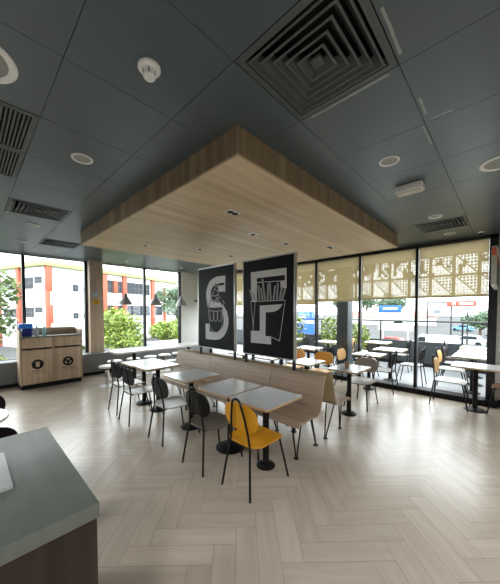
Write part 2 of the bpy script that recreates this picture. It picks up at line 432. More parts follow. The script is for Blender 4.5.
# roller blinds
for k, (a, b) in enumerate(zip(mull, mull[1:])):
    where = ['nearest the black end post on the right', 'second from the black end post', 'in front of the dark terrace column', 'left of the one across the dark column', 'fifth from the right, mostly behind the black letter panels', 'sixth from the right, behind the black letter panels'][k]
    bl = thing('roller_blind', 'beige perforated roller blind '+where, 'blind', (6.35, 0, 0), 0, 'roller blinds on the right glazing')
    lo = 1.93 if k < 2 else 1.90 if k == 2 else 1.84
    y0, y1 = a+.03+(.032 if k == 0 else 0), b-.03
    MB().grid(lambda u, v: (.004*math.sin(v*9), y0+u*(y1-y0), lo+v*(2.97-lo)), 2, 10).build('fabric', BLIND, bl, solid=0)
    MB().tube([(0, y0, lo), (0, y1, lo)], .012).build('bottom_bar', plain('blind_bar', (196, 186, 156), .5), bl)
    MB().tube([(0.01, y0, 2.965), (0.01, y1, 2.965)], .025, 10).build('roller', FRAME, bl)

# ================================================================== suspended canopy
cx0, cx1, cy0, cy1 = 1.38, 5.29, 1.44, 5.27
can = thing('ceiling_canopy', 'large square oak-look canopy hanging from the dark tiled ceiling', 'canopy', (0, 0, 2.78))
MB().box((cx0, cy0, 0), (cx1, cy1, .018)).build('soffit', SOFFIT, can)
for a, b in (((cx0, cy0, .018), (cx1, cy0+.02, .22)), ((cx0, cy1-.02, .018), (cx1, cy1, .22)), ((cx0, cy0+.02, .018), (cx0+.02, cy1-.02, .22)), ((cx1-.02, cy0+.02, .018), (cx1, cy1-.02, .22))):
    MB().box(a, b).build('fascia', FASCIA, can)
spots = [(2.12, 2.29, 1, 'nearest the front corner'), (2.15, 4.51, 0, 'nearest the left corner'), (2.95, 4.06, 0, 'above the left letter panel'), (2.92, 2.72, 0, 'above the right letter panel'), (3.70, 2.70, 0, 'just behind the right letter panel'), (4.44, 2.29, 1, 'nearest the right corner'), (3.74, 4.10, 0, 'just behind the left letter panel')]
for x, y, tw, wh in spots:
    t = thing('recessed_spotlight', 'small black recessed spotlight in the oak canopy, '+wh, 'spotlight', (x, y, 2.78), 0, 'spotlights in the oak canopy')
    w_ = .075 if tw else .05
    MB().box((-w_-.012, -.052, -.006), (w_+.012, .052, 0), .002).build('trim_plate', WHITE, t)
    for sx in ((-1, 1) if tw else (0,)):
        MB().lathe([(0, -.0065), (.036, -.0065), (.036, -.012), (.028, -.012), (.022, -.008), (0, -.008)], (sx*.036, 0, 0), 20).build('lamp_cup', BLACK, t)

# ================================================================== ceiling fittings
def diffuser(loc, label):
    t = thing('air_diffuser', label, 'air diffuser', loc, 0, 'square ceiling diffusers')
    h = P/2-.004
    f = MB()
    f.prism([(-1, -1), (1, -1), (1, 1), (-1, 1)], lambda a, b: (a*h, b*h, .25), lambda a, b: (a*h, b*h, .2525)); f.build('back_plate', CEIL_DARK, t)
    r = MB()
    def ring(m, a0, z0, a1, z1, th=.004):
        for k in range(4):
            R = Matrix.Rotation(k*math.pi/2, 3, 'Z')
            q = [(-a0, -a0, z0), (a0, -a0, z0), (a1, -a1, z1), (-a1, -a1, z1)]
            lo = [m.bm.verts.new(R @ Vector(v)) for v in q]; hi = [m.bm.verts.new(R @ (Vector(v)+Vector((0, 0, th)))) for v in q]
            m.bm.faces.new(lo[::-1]); m.bm.faces.new(hi)
            for i in range(4): m.bm.faces.new((lo[i], lo[(i+1) % 4], hi[(i+1) % 4], hi[i]))
    ring(r, h, 0, h-.035, -.004); ring(r, h-.035, -.004, h-.05, .04); r.build('rim', DIFF, t)
    for k in range(1, 6):
        b = h-.05-(k-1)*.046
        v = MB(); ring(v, b-.008, -.002, b-.046, .045); ring(v, b, -.006, b-.012, -.006, .005); v.build('louvre', DIFF, t)
    MB().box((-.03, -.03, .0), (.03, .03, .02), .004).build('core', DIFF, t)
    return t
for (i, j), l in (((1, 0), 'largest-looking square louvred air diffuser in front of the canopy corner'), ((0, 6), 'square louvred air diffuser beside the left end of the canopy'), ((1, 9), 'small-looking square louvred air diffuser just above the left windows'), ((7, 0), 'square louvred air diffuser near the blinds on the right')):
    diffuser((GX+i*P+P/2, GY+j*P+P/2, H), l)
for (i, j), l in (((-1, 3), 'larger of the two slatted return-air grilles at the left edge'), ((-1, 4), 'farther slatted return-air grille at the left edge, nearer the window')):
    t = thing('return_air_grille', l, 'air grille', (GX+i*P+P/2, GY+j*P+P/2, H), 0, 'slatted return-air grilles')
    h = P/2-.004
    MB().box((-h, -h, .25), (h, h, .253)).build('back_plate', CEIL_DARK, t)
    MB().box((-h, -h, -.004), (-h+.035, h, .02)).box((h-.035, -h, -.004), (h, h, .02)).box((-h+.035, -h, -.004), (h-.035, -h+.035, .02)).box((-h+.035, h-.035, -.004), (h-.035, h, .02)).build('frame', DIFF, t)
    for k in range(24):
        x = -h+.05+k*(2*h-.10)/23
        MB().box((x-.006, -h+.035, .0), (x+.006, h-.035, .022)).build('slat', DIFF, t)
def downlight(x, y, r, label, lens, group, power=0):
    t = thing('ceiling_speaker' if lens is GREYPL else 'downlight', label, 'speaker' if lens is GREYPL else 'downlight', (x, y, H), 0, group)
    MB().lathe([(r*.78, 0), (r, 0), (r, -.006), (r*.96, -.011), (r*.80, -.008), (r*.78, -.002)], seg=36).build('trim_ring', WHITE, t)
    MB().lathe([(0, -.0035), (r*.79, -.0035), (r*.79, 0), (0, 0)], seg=36).build('grille' if lens is GREYPL else 'lens', lens, t)
    if power:
        l = area_lamp('downlight_lamp', (0, 0, -.02), power, r*1.4); l.parent = t
for x, y, wh in ((.74, 2.74, 'left of the canopy, nearest the front'), (.76, 5.39, 'just beyond the left diffuser'), (.79, 6.75, 'closest to the left window'), (2.64, .80, 'right of the canopy corner, before the emergency light'), (4.62, .78, 'between the emergency light and the right diffuser'), (5.8, .76, 'closest to the right blinds')):
    downlight(x, y, .085, 'round white recessed downlight '+wh, LENS, 'round downlights in the tile ceiling')
downlight(.05, 2.05, .19, 'large round white-rimmed ceiling speaker cut by the left edge of the photo', GREYPL, 'round ceiling speakers')
downlight(3.36, .08, .15, 'large round beige ceiling speaker at the right edge of the photo', GREYPL, 'round ceiling speakers')
for x, y, wh in ((-1.5, -.6, 'on the left'), (.9, -2.2, 'in the middle'), (3.6, -2.2, 'on the right'), (-1.7, 3.6, 'beyond the round table')):  # added fill lights out of view, there only to brighten the interior
    t = thing('fill_light_panel', 'added square fill light panel out of view '+wh, 'fill light', (x, y, H), 0, 'added fill light panels')
    MB().box((-.3, -.3, -.012), (.3, -.28, 0)).box((-.3, .28, -.012), (.3, .3, 0)).box((-.3, -.28, -.012), (-.28, .28, 0)).box((.28, -.28, -.012), (.3, .28, 0)).build('frame', WHITE, t)
    MB().box((-.28, -.28, -.006), (.28, .28, 0)).build('diffuser', LENS, t)
    l = area_lamp('fill_lamp', (0, 0, -.02), 42, .52); l.data.shape = 'SQUARE'; l.parent = t
t = thing('smoke_detector', 'white round smoke detector on the ceiling left of the canopy', 'smoke detector', (.73, 1.46, H))
MB().lathe([(0, -.018), (.055, -.018), (.06, -.012), (.06, 0), (0, 0)]).build('base', WHITE, t)
MB().lathe([(0, -.062), (.026, -.062), (.034, -.052), (.036, -.018), (0, -.018)]).build('sensor_head', WHITE, t)
for k in range(6):
    a = k*math.pi/3; c, s_ = math.cos(a), math.sin(a)
    MB().tube([(.034*c, .034*s_, -.024), (.034*c, .034*s_, -.05)], .003, 6).build('vent', FRAME, t)
t = thing('emergency_light', 'white rectangular emergency light box on the ceiling right of the canopy', 'emergency light', (3.30, .79, H), 0)
MB().box((-.07, -.128, -.075), (.07, .128, 0), .014, 3).build('housing', WHITE, t)
MB().box((-.055, -.115, -.083), (.055, .115, -.075), .006).build('diffuser_cover', plain('warm_white_cover', (206, 200, 190), .5), t)
t = thing('security_camera', 'small white dome security camera on the ceiling by the right blinds', 'camera', (6.05, .36, H))
MB().lathe([(0, -.025), (.036, -.025), (.04, -.018), (.04, 0), (0, 0)]).build('base', WHITE, t)
MB().lathe([(0, -.062), (.016, -.058), (.027, -.045), (.031, -.025), (0, -.025)]).build('dome', DARKG, t)

# pendants over the high window table
for x, wh in ((2.93, 'leftmost of the three, nearest the wood pillar'), (3.77, 'middle one of the three'), (4.62, 'rightmost of the three, by the grey wall')):
    t = thing('pendant_lamp', 'grey conical pendant lamp over the window table, '+wh, 'pendant lamp', (x, 7.33, H), 0, 'pendant lamps at the left window')
    MB().lathe([(0, -.03), (.045, -.03), (.05, -.02), (.05, 0), (0, 0)]).build('ceiling_rose', WHITE, t)
    MB().tube([(0, 0, -.03), (0, 0, -.9)], .004, 6).build('cord', plain('grey_cord', (150, 150, 148), .6), t)
    MB().lathe([(0, -.88), (.035, -.885), (.045, -.90), (.05, -.96), (.075, -1.0), (.13, -1.07), (.175, -1.16), (.18, -1.175), (.172, -1.175), (.125, -1.08), (.07, -1.01), (0, -.99)], seg=36).build('shade', plain('pendant_grey', (206, 207, 206), .35), t)
    MB().lathe([(0, -1.10), (.02, -1.09), (.032, -1.06), (.028, -1.03), (.015, -1.0), (0, -1.0)], seg=16).build('bulb', LENS, t)

# ================================================================== wood pillar and its signs
tag(MB().box((2.27, 7.98, .55), (2.60, YB+.02, H), .004).build('wood_pillar', PILW), 'oak-clad pillar between the two left windows', 'pillar')
t = thing('notice_box', 'small white paper notice holder on the oak pillar', 'notice', (2.40, 7.98, 2.13))
MB().box((-.07, -.012, -.09), (.07, 0, .09), .004).build('holder', ALU, t)
MB().box((-.055, -.0135, -.075), (.055, -.012, .075)).build('sheet', plain('paper_blue_white', (206, 216, 224), .6), t)
MB().box((-.04, -.0142, .02), (.04, -.0135, .05)).box((-.04, -.0142, -.02), (.04, -.0135, -.012)).box((-.04, -.0142, -.045), (.02, -.0135, -.037)).build('printing', plain('notice_print', (120, 140, 160), .6), t)
t = thing('round_sticker', 'round yellow warning sticker on the oak pillar under the notice', 'sticker', (2.42, 7.98, 1.90))
R90 = lambda v: v
MB().prism([(.085*math.cos(a*math.pi/14), .075*math.sin(a*math.pi/14)) for a in range(28)], lambda a, b: (a, 0, b), lambda a, b: (a, -.003, b)).build('disc', plain('sticker_yellow', (228, 184, 40), .5), t)
MB().box((-.05, -.0042, .015), (.05, -.003, .03)).box((-.055, -.0042, -.012), (.055, -.003, .0)).box((-.035, -.0042, -.04), (.035, -.003, -.028)).build('printing', plain('sticker_print', (150, 110, 30), .5), t)
t = thing('door_release_switch', 'small grey switch plate on the pale wall beside the left letter panel', 'switch', (5.72, YB, 2.02))
MB().box((-.06, -.03, -.05), (.06, 0, .05), .006).build('plate', ALU, t)
MB().box((-.03, -.042, -.03), (.03, -.03, .03), .004).build('button', FRAME, t)

# ================================================================== waste station
t = thing('waste_station', 'double oak-faced waste bin cabinet under the left window', 'waste bin', (0, 0, 0))
bx0, bx1, by0, by1 = .75, 1.89, 7.27, 7.745
MB().box((bx0+.02, by0+.05, 0), (bx1-.02, by1, .1)).build('toe_kick', BLACK, t)
MB().box((bx0, by0, .1), (bx0+.03, by1, 1.24), .003).box((bx1-.03, by0, .1), (bx1, by1, 1.24), .003).box((bx0+.03, by1-.03, .1), (bx1-.03, by1, 1.28), .003).box((bx0+.03, by0+.02, .1), (bx1-.03, by1-.03, .14)).box((1.305, by0, .1), (1.335, by1-.03, 1.09)).build('carcass', BINW, t)
MB().box((bx0+.03, by0, 1.09), (bx1-.03, by1-.03, 1.12), .003).build('counter_top', plain('bin_top_grey', (120, 120, 116), .4), t)
for q, (a, b) in enumerate(((bx0+.03, 1.305), (1.335, bx1-.03))):
    MB().box((a+.006, by0-.004, .87), (b-.006, by0+.02, 1.085), .003).build('flap', BINW, t)
    MB().box((a, by0+.035, .84), (b, by0+.05, .875)).build('slot_shadow_gap', BLACK, t)
    d = MB().box((a+.006, by0-.004, .115), (b-.006, by0+.02, .835), .003).build('door', BINW, t)
    c = (a+b)/2; yy = by0-.004
    M2 = lambda pts, th=.0025: MB().prism(pts, lambda u, v: (c+u, yy, .52+v), lambda u, v: (c+u, yy-th, .52+v))
    M2([(.105*math.cos(k*math.pi/18), .105*math.sin(k*math.pi/18)) for k in range(36)]).build('emblem', BLACK, d)
    em = MB()
    f0, f1 = (lambda u, v: (c+u, yy-.0025, .52+v)), (lambda u, v: (c+u, yy-.004, .52+v))
    if q == 0:
        em.prism([(-.035, .03), (.035, .03), (.028, -.055), (-.028, -.055)], f0, f1); em.prism([(-.045, .038), (.045, .038), (.045, .05), (-.045, .05)], f0, f1); em.prism([(-.015, .052), (.015, .052), (.015, .062), (-.015, .062)], f0, f1)
    else:
        for k in range(3):
            a0 = math.radians(90+120*k); pts = [(.062*math.cos(a0+x), .062*math.sin(a0+x)) for x in (-.75, -.3, .2)]+[(.075*math.cos(a0+.2), .075*math.sin(a0+.2)), (.05*math.cos(a0+.75), .05*math.sin(a0+.75)), (.028*math.cos(a0+.2), .028*math.sin(a0+.2)), (.04*math.cos(a0+.2), .04*math.sin(a0+.2)), (.04*math.cos(a0-.3), .04*math.sin(a0-.3)), (.04*math.cos(a0-.75), .04*math.sin(a0-.75))]
            em.prism(pts, f0, f1)
    em.build('pictogram', BINW, d)
    text('caption', 'WASTE' if q == 0 else 'RECYCLE', .058, BLACK, d, (c, yy-.001, .375), (math.pi/2, 0, 0))
    MB().box((a+.07, yy-.002, .318), (b-.07, yy, .323)).build('rule_line', plain('brown_line', (96, 76, 58), .6), d)
t = thing('blue_box', 'blue lidded plastic box on the waste cabinet corner', 'box', (.885, 7.42, 1.12))
MB().box((-.075, -.08, 0), (.085, .08, .17), .008).build('body', NAVY, t)
MB().box((-.13, -.1, .17), (.1, .1, .27), .01).build('lid', BLUEBOX, t)
for x, col, l in ((1.06, (206, 214, 218), 'clear sanitizer pump bottle right beside the blue box'), (1.19, (168, 214, 214), 'pale aqua pump bottle, farther from the blue box')):
    t = thing('pump_bottle', l, 'bottle', (x, 7.40, 1.12), 0, 'pump bottles on the waste cabinet')
    MB().lathe([(0, 0), (.032, 0), (.035, .01), (.035, .15), (.028, .175), (.013, .19), (.013, .2), (0, .2)], seg=20).build('body', plain('bottle_%d' % col[0], col, .2), t)
    MB().lathe([(0, .2), (.014, .2), (.014, .225), (.005, .23), (.005, .27), (0, .27)], seg=12).tube([(0, 0, .268), (-.03, -.02, .266), (-.042, -.026, .255)], .006, 8).build('pump', WHITE, t)

# ================================================================== window table and stools
t = thing('window_table', 'long white table with rounded end along the left window', 'table', (3.48, 6.38, 0))
MB().prism([(a, b) for a, b in rounded(2.5, .66, .12)], lambda a, b: (a, b, .715), lambda a, b: (a, b, .75)).build('tabletop', plain('white_tabletop', (236, 236, 234), .25, var=.01), t)
for x in (-.75, .75):
    MB().lathe([(0, 0), (.2, 0), (.2, .012), (.05, .03), (.042, .05), (.042, .69), (.1, .7), (.1, .715), (0, .715)], (x, 0, 0), 28).build('pedestal', BLACK, t)
def stool():
    t = thing('round_stool', '', 'stool', group='fixed stools at the window table')
    MB().lathe([(0, .40), (.15, .40), (.168, .41), (.17, .43), (.16, .45), (0, .452)], seg=32).build('seat', plain('stool_seat', (214, 214, 212), .3, var=.02), t)
    MB().lathe([(0, .385), (.168, .385), (.172, .395), (.168, .405), (0, .405)], seg=32).build('seat_rim', BLACK, t)
    MB().lathe([(.045, .012), (.045, .39)], seg=24).build('pedestal', CHROME, t)
    MB().lathe([(0, 0), (.17, 0), (.17, .008), (.06, .02), (0, .02)], seg=32).build('floor_disc', ALU, t)
    return t
st0 = stool(); first = True
for x, y, l in ((2.14, 6.42, 'at the rounded left end'), (2.49, 6.94, 'second from left on the window side'), (2.95, 6.94, 'third from left on the window side'), (3.40, 6.94, 'fourth from left on the window side'), (3.82, 6.94, 'fifth from left on the window side'), (3.50, 5.98, 'nearest the wood bench on the room side'), (4.25, 6.94, 'farthest right on the window side')):
    lab = 'round white stool '+l+' of the window table'
    if first: st0.location = (x, y, 0); st0['label'] = lab; first = False
    else: dup(st0, (x, y, 0), 0, lab)

# ================================================================== chairs and tables
def chair(label, seat_m, back_m, loc, rz, group):
    """origin on the floor under the seat centre, facing +X"""
    t = thing('dining_chair', label, 'chair', loc, rz, group)
    ol = rounded(.44, .42, .11, 6)
    m = MB(); n = len(ol)
    rings = []
    for f, dz in ((1, 0.0), (.92, -.006), (.6, -.012), (.25, -.014)):
        rings.append([(x*f, y*f, .452+dz-(.022*max(0, (x*f-.1)/.12)**2 if x*f > .1 else 0)) for x, y in ol])
    top = [[m.bm.verts.new(p) for p in r] for r in rings]; bot = [[m.bm.verts.new((p[0], p[1], p[2]-.014)) for p in r] for r in rings]
    for rr in (top, bot):
        for A, B in zip(rr, rr[1:]):
            for k in range(n): m.bm.faces.new((A[k], A[(k+1) % n], B[(k+1) % n], B[k]))
        m.bm.faces.new(rr[-1])
    for k in range(n): m.bm.faces.new((top[0][k], top[0][(k+1) % n], bot[0][(k+1) % n], bot[0][k]))
    m.build('seat', seat_m, t)
    # backrest: a wide oval of bent ply
    ob = rounded(.42, .25, .12, 7); m = MB(); nb = len(ob)
    def bp(y, z, off): return (-.225-.12*z+.30*y*y*1.0+off, y, .685+z)
    for off in (0, .012): pass
    rf = [[m.bm.verts.new(bp(y*f, z*f, 0)) for y, z in ob] for f in (1, .66, .33)]; rb = [[m.bm.verts.new(bp(y*f, z*f, .013)) for y, z in ob] for f in (1, .66, .33)]
    for rr in (rf, rb):
        for A, B in zip(rr, rr[1:]):
            for k in range(nb): m.bm.faces.new((A[k], A[(k+1) % nb], B[(k+1) % nb], B[k]))
        m.bm.faces.new(rr[-1])
    for k in range(nb): m.bm.faces.new((rf[0][k], rf[0][(k+1) % nb], rb[0][(k+1) % nb], rb[0][k]))
    m.build('backrest', back_m, t)
    hp = [(-.215, .125, .435), (-.225, .11, .55), (-.245, .085, .70)]
    arc = [(-.262-.004*math.sin(a), .058*math.cos(a), .805+.06*math.sin(a)) for a in [math.pi*k/8 for k in range(9)]]
    MB().tube(hp+arc+[(x, -y, z) for x, y, z in hp[::-1]], .0105, 8).build('back_hoop', BLACK, t)
    for s in (1, -1):
        MB().tube([(-.215, s*.125, .437), (-.225, s*.135, .40), (-.275, s*.185, 0)], .0105, 8).build('leg', BLACK, t)
        MB().tube([(.165, s*.135, .425), (.185, s*.15, .40), (.265, s*.20, 0)], .0105, 8).build('leg', BLACK, t)
    MB().tube([(-.215, .125, .43), (.165, .135, .425), (.165, -.135, .425), (-.215, -.125, .43)], .009, 8, True).build('seat_rail', BLACK, t)
    return t
CH = 'dining chairs along the bench tables'
chair('mustard yellow dining chair with black wire legs at the nearest bench table', YEL, YEL, (1.935, 1.765, 0), 0, CH)
brn = chair('dark brown dining chair with taupe seat behind the mustard yellow one', plain('taupe_seat', (104, 96, 90), .34), DRK, (1.875, 2.36, 0), 0, CH)
ch3 = chair('dark-backed dining chair with glare-pale seat at the third table of the bench row', GLARE_SEAT, DRK, (1.90, 3.21, 0), 0, CH)
dup(ch3, (1.86, 4.10, 0), 0, 'dark-backed dining chair with glare-pale seat at the double table near the bench end, nearer one')
dup(ch3, (1.90, 4.66, 0), 0, 'dark-backed dining chair with glare-pale seat farthest along the bench row, partly behind its neighbour')

def table(label, loc, w=.58, d=.52, rbase=.12, rz=0, group='square tables along the bench', top=TOP):
    t = thing('square_table', label, 'table', loc, rz, group)
    MB().prism(rounded(w-.004, d-.004, .02, 3), lambda a, b: (a, b, .722), lambda a, b: (a, b, .744)).build('edge_band', EDGE, t)
    MB().prism(rounded(w, d, .02, 3), lambda a, b: (a, b, .744), lambda a, b: (a, b, .75)).build('tabletop', top, t)
    MB().lathe([(.035, .02), (.035, .70), (0, .70)], seg=20).build('post', BLACK, t)
    MB().box((-.16, -.03, .700), (.16, .03, .722)).box((-.03, -.16, .700), (.03, .16, .722)).build('spider', BLACK, t)
    MB().lathe([(0, 0), (rbase, 0), (rbase, .012), (rbase*.75, .03), (.04, .045), (0, .045)], seg=32).build('base', BLACK, t)
    return t
table('pale grey square table in front of the mustard yellow chair', (2.19, 1.85, 0), .60, .53, .10)
table('pale grey square table in front of the dark brown chair, on a wide round base', (2.19, 2.42, 0), .58, .53, .175)
table('pale grey square table standing alone, third along the bench row', (2.21, 3.27, 0), .58, .58, .15)
table('pale grey square table, nearer half of the double table by the bench end', (2.21, 4.24, 0), .62, .44, .14)
table('pale grey square table, far half of the double table by the bench end', (2.19, 4.72, 0), .62, .50, .14)

# booth benches: bent ash shells on hairpin legs
def bench(label, y0, y1, sgn, group):
    """sgn -1: sitter faces -X (room side), +1: the window side; x measured from the back"""
    xb = 2.98 if sgn < 0 else 3.17
    t = thing('booth_bench', label, 'bench', (xb, y0, 0), 0, group); L = y1-y0
    prof = [(0, .87), (.03, .78), (.09, .56), (.11, .49), (.135, .455), (.18, .437), (.36, .45), (.50, .455), (.535, .447), (.555, .425), (.565, .40)]
    n = len(prof); th = .02; q = []
    for i, (x, z) in enumerate(prof):
        a = prof[max(i-1, 0)]; b = prof[min(i+1, n-1)]; dx, dz = b[0]-a[0], b[1]-a[1]; l = math.hypot(dx, dz)
        q.append((x+dz/l*th, z-dx/l*th))
    m = MB()
    m.prism(prof+q[::-1], lambda a, b: (sgn*a, .004, b), lambda a, b: (sgn*a, L-.004, b))
    m.build('shell', BENCHW, t)
    w2 = [(a-.0015, b) for a, b in q[:4]]; w3 = [(a-.006, b) for a, b in q[:4]]
    MB().prism(w2+w3[::-1], lambda a, b: (sgn*a, .006, b), lambda a, b: (sgn*a, L-.006, b)).build('back_panel', plain('khaki_back_laminate', (186, 172, 134), .5), t)
    mid = [.11, L-.11] if L < 1.2 else [.11, L/2, L-.11]
    for y in mid:
        ny = 1 if y < L/2 else -1
        for x, kind in ((.45, 0), (.03, 1)):
            d = Vector((.707, .707*ny*(1 if kind == 0 else -1), 0))
            dx = Vector((sgn*d.x, d.y, 0)); zt = .425 if kind == 0 else .43
            xx = x if kind == 0 else .14
            c = Vector((sgn*x, y, 0)); ct = Vector((sgn*(x if kind == 0 else .16), y, 0))
            m = MB().tube([ct-dx*.055+Vector((0, 0, zt)), c-dx*.008+Vector((0, 0, .03)), c+Vector((0, 0, .012)), c+dx*.008+Vector((0, 0, .03)), ct+dx*.055+Vector((0, 0, zt))], .0085, 8)
            m.lathe([(0, 0), (.03, 0), (.03, .008), (0, .012)], (c.x, c.y, 0), 16)
            m.build('hairpin_leg', BLACK, t)
    return t
BG = 'back-to-back booth benches under the letter panels'
for y0, y1, l in ((1.58, 2.40, 'nearest the viewer, at the mustard yellow chair'), (2.40, 3.78, 'the long middle one'), (3.78, 4.86, 'farthest, ending by the window table')):
    bench('ash wood booth bench facing the left tables, '+l, y0, y1, -1, BG)
for y0, y1, l in ((1.58, 2.40, 'nearest the viewer'), (2.40, 3.78, 'the long middle one behind the panels'), (3.78, 4.86, 'the far one behind the panels')):
    bench('ash wood booth bench facing the right glazing, '+l, y0, y1, 1, BG)

# ------------------------------------------------------------------ letter panels
def panel(label, y0, y1):
    t = thing('letter_panel', label, 'panel', (3.05, 0, 0), 0, 'black letter panels above the booth bench')
    MB().box((.004, y0+.02, 1.0), (.035, y1-.02, 2.43)).build('board', PANBLK, t)
    MB().box((-.004, y0, .985), (.045, y0+.022, 2.45), .002).box((-.004, y1-.022, .985), (.045, y1, 2.45), .002).box((-.004, y0+.022, .985), (.045, y1-.022, 1.0)).box((-.004, y0+.022, 2.43), (.045, y1-.022, 2.45)).build('frame', ALU, t)
    for y in (y0+.03, y1-.05):
        MB().box((.008, y-.02, 0), (.042, y+.02, .985), .003).lathe([(0, 0), (.04, 0), (.04, .008), (0, .008)], (.025, y, 0), 16).build('post', BLACK, t)
    return t
def flat(name, poly, mat, parent, th, base=.004):
    return MB().prism(poly, lambda a, b: (base, a, b), lambda a, b: (base-th, a, b)).build(name, mat, parent, smooth=False)
def stroke(m, pts, w, x0, th):
    for (a, b), (c, d) in zip(pts, pts[1:]):
        l = math.hypot(c-a, d-b) or 1; nx, nz = -(d-b)/l*w/2, (c-a)/l*w/2; ex, ez = (c-a)/l*w*.3, (d-b)/l*w*.3
        m.prism([(a-ex+nx, b-ez+nz), (c+ex+nx, d+ez+nz), (c+ex-nx, d+ez-nz), (a-ex-nx, b-ez-nz)], lambda p, q: (x0, p, q), lambda p, q: (x0-th, p, q))
pS = panel('black letter panel with a big grey S and an ice cream cup drawing', 3.245, 4.262)
S_out = [(3.486, 2.26), (3.706, 2.262), (3.82, 2.24), (3.91, 2.19), (3.975, 2.11), (4.01, 2.022), (4.018, 1.92), (4.0, 1.83), (3.96, 1.765), (3.9, 1.735), (3.78, 1.725), (3.68, 1.71), (3.6, 1.665), (3.55, 1.60), (3.528, 1.5), (3.55, 1.40), (3.61, 1.335), (3.69, 1.30), (3.78, 1.288), (3.918, 1.29), (3.918, 1.425), (4.038, 1.429), (4.034, 1.146), (3.78, 1.146), (3.64, 1.165), (3.53, 1.225), (3.45, 1.32), (3.408, 1.43), (3.41, 1.54), (3.445, 1.65), (3.51, 1.73), (3.60, 1.79), (3.70, 1.815), (3.80, 1.84), (3.86, 1.885), (3.885, 1.95), (3.875, 2.03), (3.83, 2.09), (3.76, 2.125), (3.68, 2.135), (3.667, 2.0), (3.487, 1.985)]
flat('letter_s', S_out, PANLT, pS, .002)
flat('letter_slot', [(3.667, 2.14), (3.513, 2.145), (3.513, 2.105), (3.667, 2.10)], PANBLK, pS, .003)
flat('cup', [(3.955, 1.73), (3.565, 1.74), (3.575, 1.42), (3.62, 1.33), (3.70, 1.285), (3.80, 1.285), (3.87, 1.33), (3.92, 1.43)], PANBLK, pS, .003)
m = MB()
stroke(m, [(3.955, 1.735), (3.92, 1.43), (3.87, 1.33), (3.80, 1.282), (3.70, 1.282), (3.62, 1.33), (3.575, 1.42), (3.55, 1.735)], .008, .001, .0008)
for a in (3.85, 3.745, 3.64): stroke(m, [(a+.05, 1.66), (a+.045, 1.53), (a+.03, 1.49), (a, 1.475), (a-.03, 1.49), (a-.045, 1.53), (a-.05, 1.66)], .007, .001, .0008)
stroke(m, [(3.94, 1.67), (3.75, 1.655), (3.555, 1.67)], .008, .001, .0008)
stroke(m, [(3.99, 1.79), (3.96, 1.735), (3.75, 1.72), (3.55, 1.735), (3.51, 1.80), (3.56, 1.845)], .012, .001, .0008)
m.build('cup_outline', PANLT, pS)
m = MB()
for pts in ([(3.95, 1.77), (3.86, 1.86), (3.80, 1.83), (3.72, 1.86), (3.60, 1.80), (3.57, 1.76)], [(3.88, 1.87), (3.84, 1.95), (3.76, 1.92), (3.68, 1.95), (3.62, 1.87)], [(3.83, 1.97), (3.77, 2.05), (3.70, 2.02), (3.66, 1.96)], [(3.77, 2.06), (3.74, 2.15), (3.70, 2.07)], [(3.80, 1.80), (3.70, 1.90), (3.66, 1.83)]):
    stroke(m, pts, .022, .0015, .0012)
m.build('swirl', PANMD, pS)
pF = panel('black letter panel with a big grey F and a fries box drawing', 2.068, 3.062)
flat('letter_top', [(2.887, 2.255), (2.215, 2.255), (2.213, 1.979), (2.318, 1.974), (2.318, 2.075), (2.764, 2.085), (2.764, 1.803), (2.887, 1.803)], PANLT, pF, .002)
flat('letter_slot', [(2.764, 2.155), (2.241, 2.158), (2.241, 2.083), (2.764, 2.095)], PANBLK, pF, .003)
F_stem = [(2.704, 1.74), (2.283, 1.756), (2.31, 1.715), (2.36, 1.675), (2.44, 1.648), (2.588, 1.640), (2.594, 1.290), (2.486, 1.290), (2.486, 1.175), (2.887, 1.171), (2.887, 1.355), (2.703, 1.358)]
flat('letter_stem', F_stem, PANLT, pF, .002)
m = MB()
for y, z0, z1, lean in ((2.85, 1.82, 1.98, .06), (2.80, 1.82, 1.93, .03), (2.71, 1.82, 2.04, .02), (2.65, 1.82, 2.0, .03), (2.60, 1.82, 2.13, .05), (2.55, 1.82, 2.05, -.01), (2.49, 1.82, 2.07, .02), (2.44, 1.82, 2.02, -.03), (2.38, 1.82, 2.05, -.02), (2.33, 1.82, 1.99, -.04), (2.29, 1.82, 1.97, -.06)):
    m.prism([(y+.017, z0), (y-.017, z0), (y-.017+lean, z1), (y+.017+lean, z1+.012)], lambda p, q: (.002, p, q), lambda p, q: (-.0005, p, q))
m.build('fries', PANMD, pF, smooth=False)
m = MB()
for y, z0, z1, lean in ((2.68, 1.82, 2.02, .02), (2.57, 1.82, 2.10, .04), (2.46, 1.82, 2.06, .01), (2.41, 1.82, 2.0, -.03), (2.35, 1.82, 2.02, -.03), (2.26, 1.82, 1.95, -.07), (2.87, 1.82, 1.95, .06)):
    stroke(m, [(y, z0), (y+lean, z1)], .012, -.0005, .0006)
m.build('fries_shade', PANBLK, pF)
m = MB()
stroke(m, [(2.887, 1.80), (2.835, 1.40)], .007, .002, .001); stroke(m, [(2.235, 1.81), (2.27, 1.60), (2.33, 1.238), (2.49, 1.285)], .007, .002, .001); stroke(m, [(2.887, 1.805), (2.24, 1.81)], .009, .002, .001); stroke(m, [(2.84, 1.36), (2.80, 1.80)], .008, .002, .001)
m.build('box_outline', PANLT, pF)

